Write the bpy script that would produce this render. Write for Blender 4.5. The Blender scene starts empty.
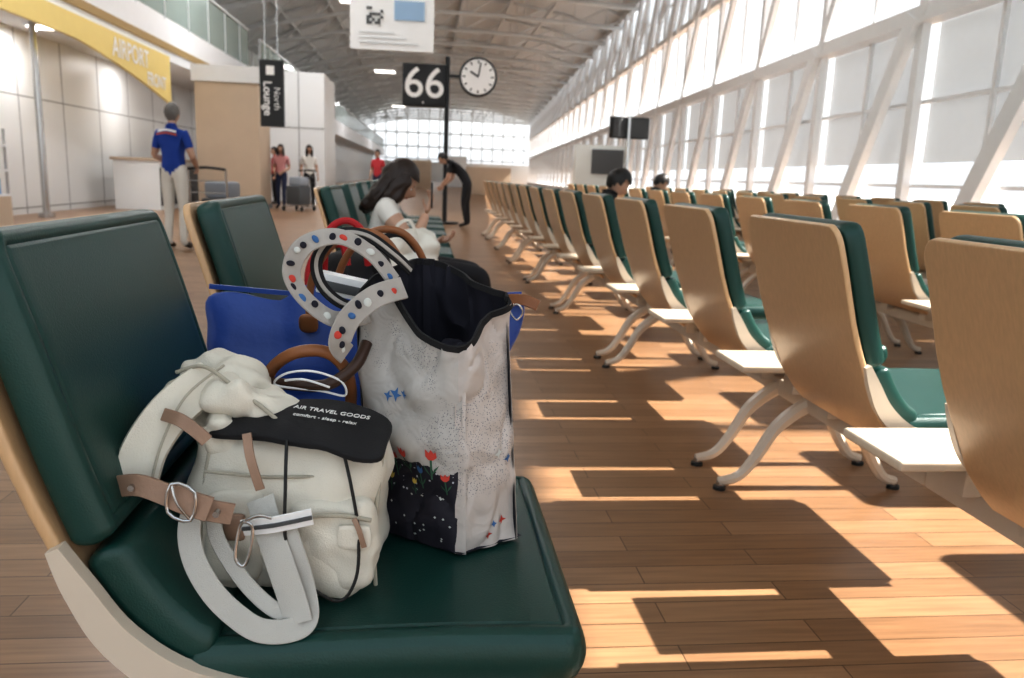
import bpy, bmesh, math, random
from mathutils import Vector, Matrix, noise, Euler
random.seed(3)
scene = bpy.context.scene
V = Vector

# ------------------------------------------------------------------ materials
MATS = {}
def M(name, col, rough=.5, metal=0., var=0., vscale=6., vmap=(1,1,1), bump=0., bscale=60., coat=0., sheen=0., transl=0., alpha=1., emit=0., spec=.5):
    m = bpy.data.materials.new(name); m.use_nodes = True
    nt = m.node_tree; N = nt.nodes; L = nt.links
    b = N['Principled BSDF']
    b.inputs['Base Color'].default_value = (*col, 1)
    b.inputs['Roughness'].default_value = rough
    b.inputs['Metallic'].default_value = metal
    b.inputs['Specular IOR Level'].default_value = spec
    if coat: b.inputs['Coat Weight'].default_value = coat
    if sheen: b.inputs['Sheen Weight'].default_value = sheen
    if alpha < 1: b.inputs['Alpha'].default_value = alpha
    if emit:
        b.inputs['Emission Color'].default_value = (*col, 1); b.inputs['Emission Strength'].default_value = emit
    tc = N.new('ShaderNodeTexCoord'); mp = N.new('ShaderNodeMapping')
    mp.inputs['Scale'].default_value = vmap
    L.new(tc.outputs['Object'], mp.inputs['Vector'])
    nz = N.new('ShaderNodeTexNoise'); nz.inputs['Scale'].default_value = vscale; nz.inputs['Detail'].default_value = 4
    L.new(mp.outputs['Vector'], nz.inputs['Vector'])
    mx = N.new('ShaderNodeMix'); mx.data_type = 'RGBA'
    v = max(var, .03)
    mx.inputs['A'].default_value = (*[c*(1-v) for c in col], 1)
    mx.inputs['B'].default_value = (*[min(1, c*(1+v)) for c in col], 1)
    L.new(nz.outputs['Fac'], mx.inputs['Factor']); L.new(mx.outputs['Result'], b.inputs['Base Color'])
    if bump:
        n2 = N.new('ShaderNodeTexNoise'); n2.inputs['Scale'].default_value = bscale; n2.inputs['Detail'].default_value = 3
        L.new(tc.outputs['Object'], n2.inputs['Vector'])
        bp = N.new('ShaderNodeBump'); bp.inputs['Strength'].default_value = bump; bp.inputs['Distance'].default_value = .002
        L.new(n2.outputs['Fac'], bp.inputs['Height']); L.new(bp.outputs['Normal'], b.inputs['Normal'])
    if transl:
        tr = N.new('ShaderNodeBsdfTranslucent'); tr.inputs['Color'].default_value = (*col, 1)
        ms = N.new('ShaderNodeMixShader'); ms.inputs['Fac'].default_value = transl
        out = N['Material Output']
        L.new(b.outputs['BSDF'], ms.inputs[1]); L.new(tr.outputs['BSDF'], ms.inputs[2]); L.new(ms.outputs['Shader'], out.inputs['Surface'])
    MATS[name] = m
    return m

M('green_leather', (.008, .052, .043), .36, bump=.25, bscale=350, var=.12, vscale=5)
M('bent_wood', (.60, .40, .23), .36, var=.13, vscale=9, vmap=(14, 14, 1.2), coat=.15)
M('birch_table', (.70, .60, .48), .35, var=.06, vscale=10, vmap=(1, 14, 1))
M('frame_beige', (.64, .56, .47), .35, var=.04)
M('rubber', (.02, .02, .02), .6)
M('cream_canvas', (.70, .665, .585), .85, var=.06, vscale=14, bump=.45, bscale=500)
M('cream_dark', (.44, .41, .34), .85, bump=.8, bscale=500)
M('tan_leather', (.32, .21, .15), .5, var=.15, vscale=30, bump=.3, bscale=200)
M('brown_leather', (.28, .115, .045), .4, var=.2, vscale=30, bump=.2, bscale=150)
M('dark_brown', (.05, .022, .012), .4)
M('grey_webbing', (.50, .49, .46), .8, var=.04, bump=.5, bscale=900)
M('black_fabric', (.012, .012, .014), .8, bump=.4, bscale=400)
M('black_cord', (.01, .01, .01), .5)
M('steel', (.55, .55, .55), .25, 1.)
M('white_plastic', (.8, .8, .8), .35)
M('white_ink', (.75, .75, .73), .6)
M('blue_nylon', (.022, .075, .33), .40, var=.2, vscale=8, bump=.5, bscale=60, sheen=.2)
M('navy_lining', (.014, .014, .026), .8)
M('floral_strap', (.40, .375, .35), .75, var=.1, vscale=60)
M('red_fabric', (.45, .015, .02), .6)
M('ink_red', (.55, .07, .05), .8); M('ink_blue', (.06, .16, .36), .8); M('ink_green', (.05, .13, .08), .8); M('ink_yellow', (.6, .45, .1), .8); M('ink_pale', (.6, .62, .6), .8)
M('white_paint', (.80, .81, .82), .45, var=.02)
M('white_panel', (.80, .81, .81), .4, var=.03, vscale=.6)
M('panel_gap', (.25, .25, .25), .7)
M('blind', (.60, .615, .63), .8, transl=.42)
M('sun_cut_glazing', (.76, .79, .82), .6, transl=.48)  # frosting added to stop direct sun through the upper wall
M('ceiling_grey', (.72, .745, .76), .7, var=.03)
M('truss_grey', (.68, .70, .71), .5)
M('tan_stone', (.58, .47, .36), .6, var=.08, vscale=2)
M('yellow_sign', (.80, .65, .26), .5, var=.03)
M('gold_strip', (.40, .28, .12), .5)
M('glass_green', (.46, .56, .53), .12, alpha=.62)
M('sign_black', (.01, .011, .013), .35)
M('sign_white', (.88, .88, .88), .5)
M('sign_blue', (.35, .50, .68), .5)
M('dark_grey', (.08, .085, .09), .5)
M('orange_red', (.6, .12, .03), .5)
M('skin', (.52, .33, .24), .5, var=.06, vscale=12)
M('hair_black', (.012, .009, .008), .45, var=.3, vscale=40, bump=.5, bscale=200)
M('hair_brown', (.024, .012, .008), .4, var=.4, vscale=40, vmap=(6, 6, .6), bump=.8, bscale=120)
M('hair_grey', (.18, .17, .16), .6, var=.3, vscale=60)
M('eye_white', (.8, .8, .8), .3); M('lip', (.38, .12, .10), .5)
M('shirt_blue', (.014, .06, .32), .8, var=.1); M('shirt_black', (.014, .014, .016), .8); M('shirt_white', (.72, .70, .66), .8)
M('bag_white', (.72, .70, .64), .8)
M('shirt_red', (.5, .05, .06), .8); M('shirt_grey', (.33, .36, .40), .8); M('shirt_pink', (.6, .3, .3), .8)
M('trouser_cream', (.70, .68, .63), .85); M('trouser_black', (.014, .014, .018), .8); M('trouser_navy', (.03, .04, .09), .8)
M('shoe', (.05, .04, .035), .5)
M('concrete', (.55, .55, .53), .9, var=.08, vscale=.1)
M('wall_grey', (.60, .63, .62), .6, var=.03)
M('fill_lamp_glow', (1, .96, .9), .5, emit=4)  # glow for the added fill lamps

def ramp(N, stops, interp='LINEAR'):
    r = N.new('ShaderNodeValToRGB'); r.color_ramp.interpolation = interp
    while len(r.color_ramp.elements) < len(stops): r.color_ramp.elements.new(.5)
    for e, (p, c) in zip(r.color_ramp.elements, stops): e.position = p; e.color = (*c, 1)
    return r

def floor_material():
    m = bpy.data.materials.new('floor_planks'); m.use_nodes = True; nt = m.node_tree; N = nt.nodes; L = nt.links
    b = N['Principled BSDF']; tc = N.new('ShaderNodeTexCoord')
    br = N.new('ShaderNodeTexBrick'); br.offset = .37; br.offset_frequency = 2
    br.inputs['Scale'].default_value = 1; br.inputs['Brick Width'].default_value = .95; br.inputs['Row Height'].default_value = .095
    br.inputs['Mortar Size'].default_value = .0016; br.inputs['Mortar Smooth'].default_value = .1; br.inputs['Bias'].default_value = 0
    br.inputs['Color1'].default_value = (.34, .205, .115, 1); br.inputs['Color2'].default_value = (.245, .140, .074, 1)
    br.inputs['Mortar'].default_value = (.09, .05, .026, 1)
    L.new(tc.outputs['Object'], br.inputs['Vector'])
    mp = N.new('ShaderNodeMapping'); mp.inputs['Scale'].default_value = (2, 30, 1); L.new(tc.outputs['Object'], mp.inputs['Vector'])
    nz = N.new('ShaderNodeTexNoise'); nz.inputs['Scale'].default_value = 2; nz.inputs['Detail'].default_value = 6; L.new(mp.outputs['Vector'], nz.inputs['Vector'])
    r = ramp(N, [(.3, (.80, .80, .80)), (.7, (1.12, 1.12, 1.12))]); L.new(nz.outputs['Fac'], r.inputs['Fac'])
    mx = N.new('ShaderNodeMix'); mx.data_type = 'RGBA'; mx.blend_type = 'MULTIPLY'; mx.inputs['Factor'].default_value = 1
    L.new(br.outputs['Color'], mx.inputs['A']); L.new(r.outputs['Color'], mx.inputs['B']); L.new(mx.outputs['Result'], b.inputs['Base Color'])
    b.inputs['Roughness'].default_value = .32; b.inputs['Specular IOR Level'].default_value = .5
    bp = N.new('ShaderNodeBump'); bp.inputs['Strength'].default_value = .25; bp.inputs['Distance'].default_value = .002; bp.invert = True
    L.new(br.outputs['Fac'], bp.inputs['Height']); L.new(bp.outputs['Normal'], b.inputs['Normal'])
    MATS['floor_planks'] = m
floor_material()

def tote_material(name, navy_on):
    m = bpy.data.materials.new(name); m.use_nodes = True; nt = m.node_tree; N = nt.nodes; L = nt.links
    b = N['Principled BSDF']; b.inputs['Roughness'].default_value = .65; tc = N.new('ShaderNodeTexCoord')
    sx = N.new('ShaderNodeSeparateXYZ'); L.new(tc.outputs['Object'], sx.inputs[0])
    vo = N.new('ShaderNodeTexVoronoi'); vo.inputs['Scale'].default_value = 330; L.new(tc.outputs['Object'], vo.inputs['Vector'])
    sp = N.new('ShaderNodeMath'); sp.operation = 'LESS_THAN'; sp.inputs[1].default_value = .28; L.new(vo.outputs['Distance'], sp.inputs[0])
    nz = N.new('ShaderNodeTexNoise'); nz.inputs['Scale'].default_value = 9; nz.inputs['Detail'].default_value = 2; L.new(tc.outputs['Object'], nz.inputs['Vector'])
    msk = ramp(N, [(.54, (0, 0, 0)), (.58, (1, 1, 1))]); L.new(nz.outputs['Fac'], msk.inputs['Fac'])
    mu = N.new('ShaderNodeMath'); mu.operation = 'MULTIPLY'; L.new(sp.outputs[0], mu.inputs[0]); L.new(msk.outputs['Color'], mu.inputs[1])
    base = N.new('ShaderNodeMix'); base.data_type = 'RGBA'
    base.inputs['A'].default_value = (.47, .45, .43, 1) if navy_on else (.55, .50, .47, 1)
    base.inputs['B'].default_value = (.20, .20, .22, 1); L.new(mu.outputs[0], base.inputs['Factor'])
    last = base
    if navy_on:
        n3 = N.new('ShaderNodeTexNoise'); n3.inputs['Scale'].default_value = 22; n3.inputs['Detail'].default_value = 3; L.new(tc.outputs['Object'], n3.inputs['Vector'])
        ad = N.new('ShaderNodeMath'); ad.operation = 'MULTIPLY_ADD'; ad.inputs[1].default_value = .07; L.new(n3.outputs['Fac'], ad.inputs[0]); L.new(sx.outputs['Z'], ad.inputs[2])
        lt = N.new('ShaderNodeMath'); lt.operation = 'LESS_THAN'; lt.inputs[1].default_value = .655; L.new(ad.outputs[0], lt.inputs[0])
        v2 = N.new('ShaderNodeTexVoronoi'); v2.inputs['Scale'].default_value = 90; L.new(tc.outputs['Object'], v2.inputs['Vector'])
        dr = ramp(N, [(0, (.5, .5, .55)), (.16, (.5, .5, .55)), (.17, (.020, .018, .030))], 'CONSTANT'); L.new(v2.outputs['Distance'], dr.inputs['Fac'])
        gt = N.new('ShaderNodeMath'); gt.operation = 'GREATER_THAN'; gt.inputs[1].default_value = .595; L.new(ad.outputs[0], gt.inputs[0])
        nv = N.new('ShaderNodeMix'); nv.data_type = 'RGBA'; nv.inputs['A'].default_value = (.020, .018, .030, 1)
        L.new(gt.outputs[0], nv.inputs['Factor']); L.new(dr.outputs['Color'], nv.inputs['B'])
        mx = N.new('ShaderNodeMix'); mx.data_type = 'RGBA'; L.new(lt.outputs[0], mx.inputs['Factor']); L.new(base.outputs['Result'], mx.inputs['A']); L.new(nv.outputs['Result'], mx.inputs['B'])
        last = mx
    L.new(last.outputs['Result'], b.inputs['Base Color'])
    n4 = N.new('ShaderNodeTexNoise'); n4.inputs['Scale'].default_value = 20; n4.inputs['Distortion'].default_value = 1.0; L.new(tc.outputs['Object'], n4.inputs['Vector'])
    bp = N.new('ShaderNodeBump'); bp.inputs['Strength'].default_value = .6; bp.inputs['Distance'].default_value = .010
    L.new(n4.outputs['Fac'], bp.inputs['Height']); L.new(bp.outputs['Normal'], b.inputs['Normal'])
    MATS[name] = m
tote_material('tote_front', True); tote_material('tote_side', False)

# ------------------------------------------------------------------ accumulator
class Acc:
    def __init__(s): s.v = []; s.f = []; s.m = []; s.slots = []
    def add(s, verts, faces, mat, M4=None):
        o = len(s.v)
        s.v += [tuple(M4 @ V(p)) if M4 else tuple(p) for p in verts]
        ml = mat if isinstance(mat, list) else [mat]*len(faces)
        for f, mm in zip(faces, ml):
            if mm not in s.slots: s.slots.append(mm)
            s.f.append([i+o for i in f]); s.m.append(s.slots.index(mm))
    def merge(s, o, M4=None): s.add(o.v, o.f, [o.slots[i] for i in o.m], M4)
    def mesh(s, name, sharp=38, normals=True):
        me = bpy.data.meshes.new(name); me.from_pydata(s.v, [], s.f)
        for n in s.slots: me.materials.append(MATS[n])
        me.polygons.foreach_set('material_index', s.m)
        me.polygons.foreach_set('use_smooth', [True]*len(s.f))
        bm = bmesh.new(); bm.from_mesh(me); bmesh.ops.recalc_face_normals(bm, faces=bm.faces); bm.to_mesh(me); bm.free()
        me.set_sharp_from_angle(angle=math.radians(sharp)); me.update()
        return me
    def obj(s, name, loc=(0, 0, 0), rotz=0, parent=None, sharp=38):
        o = bpy.data.objects.new(name, s.mesh(name, sharp)); scene.collection.objects.link(o)
        o.location = loc; o.rotation_euler = (0, 0, rotz)
        if parent: o.parent = parent
        return o

def box(a, x0, x1, y0, y1, z0, z1, mat, M4=None):
    v = [(x, y, z) for x in (x0, x1) for y in (y0, y1) for z in (z0, z1)]
    f = [(0, 1, 3, 2), (4, 6, 7, 5), (0, 4, 5, 1), (2, 3, 7, 6), (0, 2, 6, 4), (1, 5, 7, 3)]
    a.add(v, f, mat, M4)
def rbox(a, x0, x1, y0, y1, z0, z1, r, mat, M4=None, seg=2):
    bm = bmesh.new(); bmesh.ops.create_cube(bm, size=1)
    for v in bm.verts: v.co = V(((x0+x1)/2+v.co.x*(x1-x0), (y0+y1)/2+v.co.y*(y1-y0), (z0+z1)/2+v.co.z*(z1-z0)))
    bmesh.ops.bevel(bm, geom=bm.edges[:], offset=r, segments=seg, affect='EDGES', profile=.6)
    bm.verts.index_update(); a.add([v.co.copy() for v in bm.verts], [[v.index for v in f.verts] for f in bm.faces], mat, M4); bm.free()
def beam(a, p, q, w, h, mat, up=(0, 0, 1)):
    p, q, up = V(p), V(q), V(up); d = (q-p).normalized(); s = d.cross(up)
    if s.length < 1e-3: s = d.cross(V((0, 1, 0)))
    s.normalize(); u = s.cross(d)
    v = [c+s*i*w/2+u*j*h/2 for c in (p, q) for i in (-1, 1) for j in (-1, 1)]
    a.add(v, [(0, 1, 3, 2), (4, 6, 7, 5), (0, 4, 5, 1), (2, 3, 7, 6), (0, 2, 6, 4), (1, 5, 7, 3)], mat)
def cr(pts, n=8, closed=False):
    pts = [V(p) for p in pts]; out = []; N = len(pts)
    rng = range(N if closed else N-1)
    for i in rng:
        if closed: p0, p1, p2, p3 = pts[i-1], pts[i], pts[(i+1) % N], pts[(i+2) % N]
        else: p0, p1, p2, p3 = pts[max(i-1, 0)], pts[i], pts[i+1], pts[min(i+2, N-1)]
        for k in range(n):
            t = k/n
            out.append(.5*((2*p1)+(p2-p0)*t+(2*p0-5*p1+4*p2-p3)*t*t+(3*p1-p0-3*p2+p3)*t**3))
    if not closed: out.append(pts[-1])
    return out
def sweep(a, path, sec, mat, nrm=(0, -1, .3), closed=False, scale=None):
    n = len(path); k = len(sec); vs = []; nr = V(nrm)
    pw = None
    for i, p in enumerate(path):
        if closed: t = path[(i+1) % n]-path[i-1]
        else: t = path[min(i+1, n-1)]-path[max(i-1, 0)]
        t.normalize(); w = t.cross(nr)
        if w.length < .15 and pw: w = pw - t*pw.dot(t)
        if w.length < 1e-4: w = t.orthogonal()
        w.normalize()
        if pw and w.dot(pw) < 0: w = -w
        pw = w; nn = w.cross(t); s = scale(i/(n-1)) if scale else 1
        for (x, y) in sec: vs.append(p+w*x*s+nn*y*s)
    fs = []
    for i in range(n if closed else n-1):
        j = (i+1) % n
        for q in range(k): fs.append((i*k+q, i*k+(q+1) % k, j*k+(q+1) % k, j*k+q))
    if not closed: fs += [tuple(range(k)), tuple((n-1)*k+q for q in reversed(range(k)))]
    a.add(vs, fs, mat)
def ribbon(a, pts, w, th, mat, nrm=(0, -1, .3), n=8, closed=False):
    h = w/2; e = th/2
    sweep(a, cr(pts, n, closed), [(-h, -e*.3), (-h*.92, -e), (h*.92, -e), (h, -e*.3), (h, e*.3), (h*.92, e), (-h*.92, e), (-h, e*.3)], mat, nrm, closed)
def tube(a, pts, r, mat, n=6, seg=8, closed=False, scale=None):
    sweep(a, cr(pts, n, closed), [(math.cos(t)*r, math.sin(t)*r) for t in [i*2*math.pi/seg for i in range(seg)]], mat, (.13, -.9, .4), closed, scale)
def softbox(a, c, h, mat, rot=(0, 0, 0), k=5, n=14, amp=0., ns=8., fn=None, seed=0):
    idx = {}; vs = []; fs = []
    R = Euler([math.radians(x) for x in rot]).to_matrix(); c = V(c)
    def vert(p):
        key = tuple(round(x, 5) for x in p)
        if key in idx: return idx[key]
        q = V(p); L = (abs(q.x)**k+abs(q.y)**k+abs(q.z)**k)**(1/k); q = q/L
        if fn: q = V(fn(q))
        w = V((q.x*h[0], q.y*h[1], q.z*h[2])); w = R @ w + c
        if amp:
            d = (R @ q).normalized()
            w = w + d*amp*(noise.noise(w*ns+V((seed, seed*2, 0)))+.5*noise.noise(w*ns*2.3+V((0, seed, 5)))) 
        idx[key] = len(vs); vs.append(w); return idx[key]
    for ax in range(3):
        for sg in (-1, 1):
            for i in range(n):
                for j in range(n):
                    q = []
                    for (di, dj) in ((0, 0), (1, 0), (1, 1), (0, 1)):
                        p = [0, 0, 0]; p[ax] = sg; p[(ax+1) % 3] = math.tan((-1+2*(i+di)/n)*math.pi/4); p[(ax+2) % 3] = math.tan((-1+2*(j+dj)/n)*math.pi/4)
                        q.append(vert(p))
                    fs.append(tuple(q) if sg > 0 else tuple(reversed(q)))
    a.add(vs, fs, mat)
def disc(a, c, r, th, mat, axis='Z', n=32, ring=None):
    vs = []; c = V(c)
    for s in (-.5, .5):
        for i in range(n):
            t = 2*math.pi*i/n; x, y, z = math.cos(t)*r, math.sin(t)*r, s*th
            vs.append(c+V({'Z': (x, y, z), 'Y': (x, z, y), 'X': (z, x, y)}[axis]))
    fs = [tuple(range(n)), tuple(range(2*n-1, n-1, -1))]+[(i, (i+1) % n, n+(i+1) % n, n+i) for i in range(n)]
    a.add(vs, fs, mat)
def text(a, s, size, M4, mat, align='CENTER', bold=0):
    cu = bpy.data.curves.new('t', 'FONT'); cu.body = s; cu.size = size; cu.align_x = align; cu.align_y = 'CENTER'; cu.extrude = .002 if size > .1 else .0004; cu.offset = bold
    o = bpy.data.objects.new('t', cu); scene.collection.objects.link(o)
    dg = bpy.context.evaluated_depsgraph_get(); me = bpy.data.meshes.new_from_object(o.evaluated_get(dg))
    a.add([v.co.copy() for v in me.vertices], [list(p.vertices) for p in me.polygons], mat, M4)
    bpy.data.objects.remove(o); bpy.data.curves.remove(cu); bpy.data.meshes.remove(me)
FACE_CAM = Matrix.Rotation(math.radians(90), 4, 'X')
FACE_PX = Matrix.Rotation(math.radians(90), 4, 'Z') @ FACE_CAM

# ------------------------------------------------------------------ camera
cam = bpy.data.cameras.new('camera'); co = bpy.data.objects.new('camera', cam); scene.collection.objects.link(co)
a_, p_, r_ = math.radians(6.5), math.radians(11.5), math.radians(2.2)
F = V((math.sin(a_)*math.cos(p_), math.cos(a_)*math.cos(p_), -math.sin(p_)))
R = V((math.cos(a_), -math.sin(a_), 0)); U = R.cross(F)
R2 = R*math.cos(r_)+U*math.sin(r_); U2 = U*math.cos(r_)-R*math.sin(r_)
mw = Matrix((R2, U2, -F)).transposed().to_4x4(); mw.translation = V((0, 0, 1.05)); co.matrix_world = mw
cam.sensor_width = 36; cam.lens = 28; cam.clip_end = 500; cam.clip_start = .02
cam.dof.use_dof = True; cam.dof.focus_distance = 1.2; cam.dof.aperture_fstop = 6.3
scene.camera = co

# ------------------------------------------------------------------ chairs
def pillow(a, path, y0, y1, th, rt, rb, er, mat, seam=0.):
    P = cr([V((x, 0, z)) for x, z in path], 10)
    ds = [0]
    for i in range(1, len(P)): ds.append(ds[-1]+(P[i]-P[i-1]).length)
    L = ds[-1]; W = y1-y0
    def at(d):
        for i in range(1, len(P)):
            if ds[i] >= d-1e-9:
                t = (d-ds[i-1])/(ds[i]-ds[i-1]); return P[i-1].lerp(P[i], t), (P[i]-P[i-1]).normalized()
        return P[-1], (P[-1]-P[-2]).normalized()
    def grid(T, rr):
        e = [0, er*.08, er*.25, er*.55, er]
        if seam: e += [seam-.004, seam, seam+.004]
        r2 = [rr*x for x in (.15, .35, .65, 1)] if rr > er else []
        e = sorted(set(round(x, 5) for x in e+r2)); m = e[-1]
        mid = [m+(T-2*m)*i/8 for i in range(1, 8)]
        return e+mid+[T-x for x in reversed(e)]
    us, vs_ = grid(W, max(rt, rb)), grid(L, max(rt, rb))
    def prof(d):
        if d >= er: e = 1
        else: e = math.sqrt(max(0, 1-(1-d/er)**2))
        return e
    V_ = [[], []]
    for v in vs_:
        c, t = at(v); n = V((t.z, 0, -t.x))
        dt, db = L-v, v; ins = 0
        if dt < rt: ins = rt-math.sqrt(max(0, rt*rt-(rt-dt)**2))
        if db < rb: ins = max(ins, rb-math.sqrt(max(0, rb*rb-(rb-db)**2)))
        for u in us:
            y = y0+ins+(W-2*ins)*u/W
            du = min(u, W-u); d = min(du, v, L-v)
            e = min(prof(du), 1)*prof(min(v, L-v))
            if seam:
                e -= .10*math.exp(-((d-seam)/.003)**2) if d > er else 0
                e += .12*math.sin(math.pi*u/W)*math.sin(math.pi*v/L)
            V_[0].append(c+n*th*e+V((0, y, 0))); V_[1].append(c-n*th*min(e, 1)+V((0, y, 0)))
    nu, nv = len(us), len(vs_); fs = []
    for s in (0, 1):
        o = s*nu*nv
        for j in range(nv-1):
            for i in range(nu-1):
                q = (o+j*nu+i, o+j*nu+i+1, o+(j+1)*nu+i+1, o+(j+1)*nu+i)
                fs.append(q if s else tuple(reversed(q)))
    bm = bmesh.new(); bv = [bm.verts.new(p) for p in V_[0]+V_[1]]
    for f in fs: bm.faces.new([bv[i] for i in f])
    bmesh.ops.remove_doubles(bm, verts=bm.verts, dist=1e-5); bm.verts.index_update()
    a.add([v.co.copy() for v in bm.verts], [[v.index for v in f.verts] for f in bm.faces], mat); bm.free()

def chair_mesh(pitch, legs, table=True, CW=.57):
    a = Acc()
    pillow(a, [(.120, .606), (.088, .70), (.048, .84), (.008, .970)], .006, CW-.006, .027, .045, .012, .014, 'green_leather', .024)
    pillow(a, [(.245, .456), (.196, .492), (.152, .550), (.126, .600)], .008, CW-.008, .030, .01, .01, .016, 'green_leather', .0)
    pillow(a, [(.215, .436), (.35, .438), (.55, .442), (.722, .438)], .0, CW, .038, .035, .01, .024, 'green_leather', .034)
    pillow(a, [(.22, .375), (.15, .455), (.090, .58), (.042, .70), (.002, .84), (-.036, .964)], .0, CW, .008, .05, .01, .004, 'bent_wood')
    cen = [(.082, .612, .008), (.106, .560, .016), (.148, .490, .021), (.225, .430, .024), (.36, .392, .026), (.52, .384, .022), (.66, .392, .011)]
    cc = cr([V(c) for c in cen], 5)
    for y0, y1 in ((-.014, .006), (CW-.006, CW+.014)):
        vs = []; fs = []
        for i, c in enumerate(cc):
            t = (cc[min(i+1, len(cc)-1)]-cc[max(i-1, 0)]); t.z = 0; t.normalize(); n = V((-t.y, t.x))
            for y in (y0, y1):
                for s in (-1, 1):
                    vs.append((c.x+n.x*s*c.z, y, c.y+n.y*s*c.z))
        for i in range(len(cc)-1):
            o = i*4; fs += [(o, o+1, o+5, o+4), (o+2, o+6, o+7, o+3), (o, o+4, o+6, o+2), (o+1, o+3, o+7, o+5)]
        fs += [(0, 2, 3, 1), tuple(len(cc)*4-4+k for k in (0, 1, 3, 2))]
        a.add(vs, fs, 'frame_beige')
    for y in (-.016, CW+.016):
        disc(a, (.36, y, .392), .012, .006, 'steel', 'Y', 14)
    rbox(a, .20, .64, .02, CW-.02, .385, .408, .006, 'frame_beige')
    rbox(a, .24, .40, .05, .12, .33, .39, .008, 'frame_beige'); rbox(a, .24, .40, CW-.12, CW-.05, .33, .39, .008, 'frame_beige')
    rbox(a, .285, .375, 0, pitch if table else CW, .285, .350, .012, 'frame_beige')
    if table:
        rbox(a, .015, .42, CW+.045, pitch-.045, .440, .464, .007, 'birch_table', seg=3)
        rbox(a, .24, .36, (CW+pitch)/2-.04, (CW+pitch)/2+.04, .34, .441, .01, 'frame_beige')
        rbox(a, .06, .38, (CW+pitch)/2-.05, (CW+pitch)/2+.05, .428, .441, .003, 'dark_grey')
    if legs:
        for y in (CW+.12, pitch+.02):
            tube(a, [(.36, y, .33), (.28, y, .300), (.19, y, .225), (.125, y, .115), (.07, y, .048), (0, y, .028)], .024, 'frame_beige', scale=lambda t: 1.25-.6*t)
            tube(a, [(.30, y, .33), (.40, y, .290), (.50, y, .215), (.565, y, .105), (.61, y, .045), (.66, y, .028)], .024, 'frame_beige', scale=lambda t: 1.25-.6*t)
            for x in (.005, .655):
                disc(a, (x, y, .006), .022, .012, 'rubber', n=16); disc(a, (x, y, .018), .013, .02, 'steel', n=12)
    return a.mesh('airport_chair')
def row(X, ys, pitch, legfn, last=True, CW=.565):
    m0, m1 = chair_mesh(pitch, False, CW=CW), chair_mesh(pitch, True, CW=CW)
    for i, y in enumerate(ys):
        me = m1 if legfn(i) else m0
        if i == len(ys)-1 and last: me = m1
        o = bpy.data.objects.new('airport_chair', me); scene.collection.objects.link(o); o.location = (X, y, 0)
PR = .905; PL = .95
row(1.04, [.960+PR*(n-1) for n in range(0, 16)], PR, lambda i: i % 2 == 0)
row(2.62, [.55+PR*n for n in range(0, 16)], PR, lambda i: i % 2 == 0)
row(4.20, [.95+PR*n for n in range(0, 16)], PR, lambda i: i % 2 == 0)
row(5.75, [3.0+PR*n for n in range(0, 14)], PR, lambda i: i % 2 == 0)
row(-.5, [.905, .905+PL], PL, lambda i: True, CW=.58)
row(-.5, [4.0+PL*n for n in range(0, 8)], PL, lambda i: i % 2 == 1)

# ------------------------------------------------------------------ shell
a = Acc(); box(a, -14, 20, -5, 126, -.1, 0, 'floor_planks'); a.obj('floor')
a = Acc(); box(a, -60, 400, -200, 400, -1.2, -1.0, 'concrete'); a.obj('apron_ground')
TW = math.radians(3.9); d_ = V((math.sin(TW), math.cos(TW), 0)); n_ = V((math.cos(TW), -math.sin(TW), 0)); O_ = V((7.1, 0, 0))
def wp(s, o, z): return O_+d_*s+n_*o+V((0, 0, z))
HEAD = 9.2; CUT = 6.40  # CUT sets where the added screen ends the sun on the floor
a = Acc(); bay = 3.9
beam(a, wp(-6, 0, .1), wp(122, 0, .1), .3, .5, 'white_paint')
for z, w, h in ((3.85, .34, .26), (CUT+.05, .24, .16), (HEAD, .3, .3)):
    beam(a, wp(-6, 0, z), wp(122, 0, z), w, h, 'white_paint')
for z in (1.15, 2.5, 7.8): beam(a, wp(-6, .12, z), wp(122, .12, z), .08, .06, 'white_paint')
k = -2
while k*bay < 120:
    s = k*bay+1.2
    beam(a, wp(s, 0, 0), wp(s, 0, HEAD), .20, .14, 'white_paint', up=n_)
    beam(a, wp(s+bay*.5, .1, 0), wp(s+bay*.5, .1, HEAD), .08, .06, 'white_paint', up=n_)
    beam(a, wp(s+bay*.62, -.12, 0), wp(s+bay*.02, -.12, 3.85), .14, .32, 'white_paint', up=d_)
    beam(a, wp(s+bay*.95, -.12, 3.85), wp(s+bay*.2, -.12, HEAD), .14, .22, 'white_paint', up=d_)
    beam(a, wp(s+bay*.72, -.12, CUT), wp(s+bay*.2, -.12, HEAD), .14, .2, 'white_paint', up=d_)
    beam(a, wp(s+bay*.30, -.12, CUT), wp(s-bay*.22, -.12, HEAD), .14, .2, 'white_paint', up=d_)
    k += 1
a.obj('window_wall_right')
a = Acc(); b2 = Acc(); k = -2
while k*bay < 118:
    s = k*bay+1.2
    beam(a, wp(s+.15, .2, 2.65), wp(s+bay-.15, .2, 2.65), .01, 2.25, 'blind')
    beam(b2, wp(s, .25, (CUT+HEAD)/2), wp(s+bay, .25, (CUT+HEAD)/2), .02, HEAD-CUT, 'sun_cut_glazing')  # translucent panels added above CUT to block direct sun
    k += 1
a.obj('roller_blind'); b2.obj('clerestory_sun_screen')
a = Acc()
def xr(y): return 7.1+math.tan(TW)*y
ys = list(range(-4, 127, 5)); prof = lambda y: [(-12, 7.6), (-8, 9.6), (-3, 10.9), (2, 11.1), (xr(y)*.75, 10.4), (xr(y)+.3, 9.35)]
vs = []; fs = []
for i, y in enumerate(ys):
    for (x, z) in prof(y): vs.append((x, y, z))
for i in range(len(ys)-1):
    for j in range(5): fs.append((i*6+j, i*6+j+1, i*6+j+7, i*6+j+6))
a.add(vs, fs, 'ceiling_grey'); a.obj('ceiling')
a = Acc()
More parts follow.
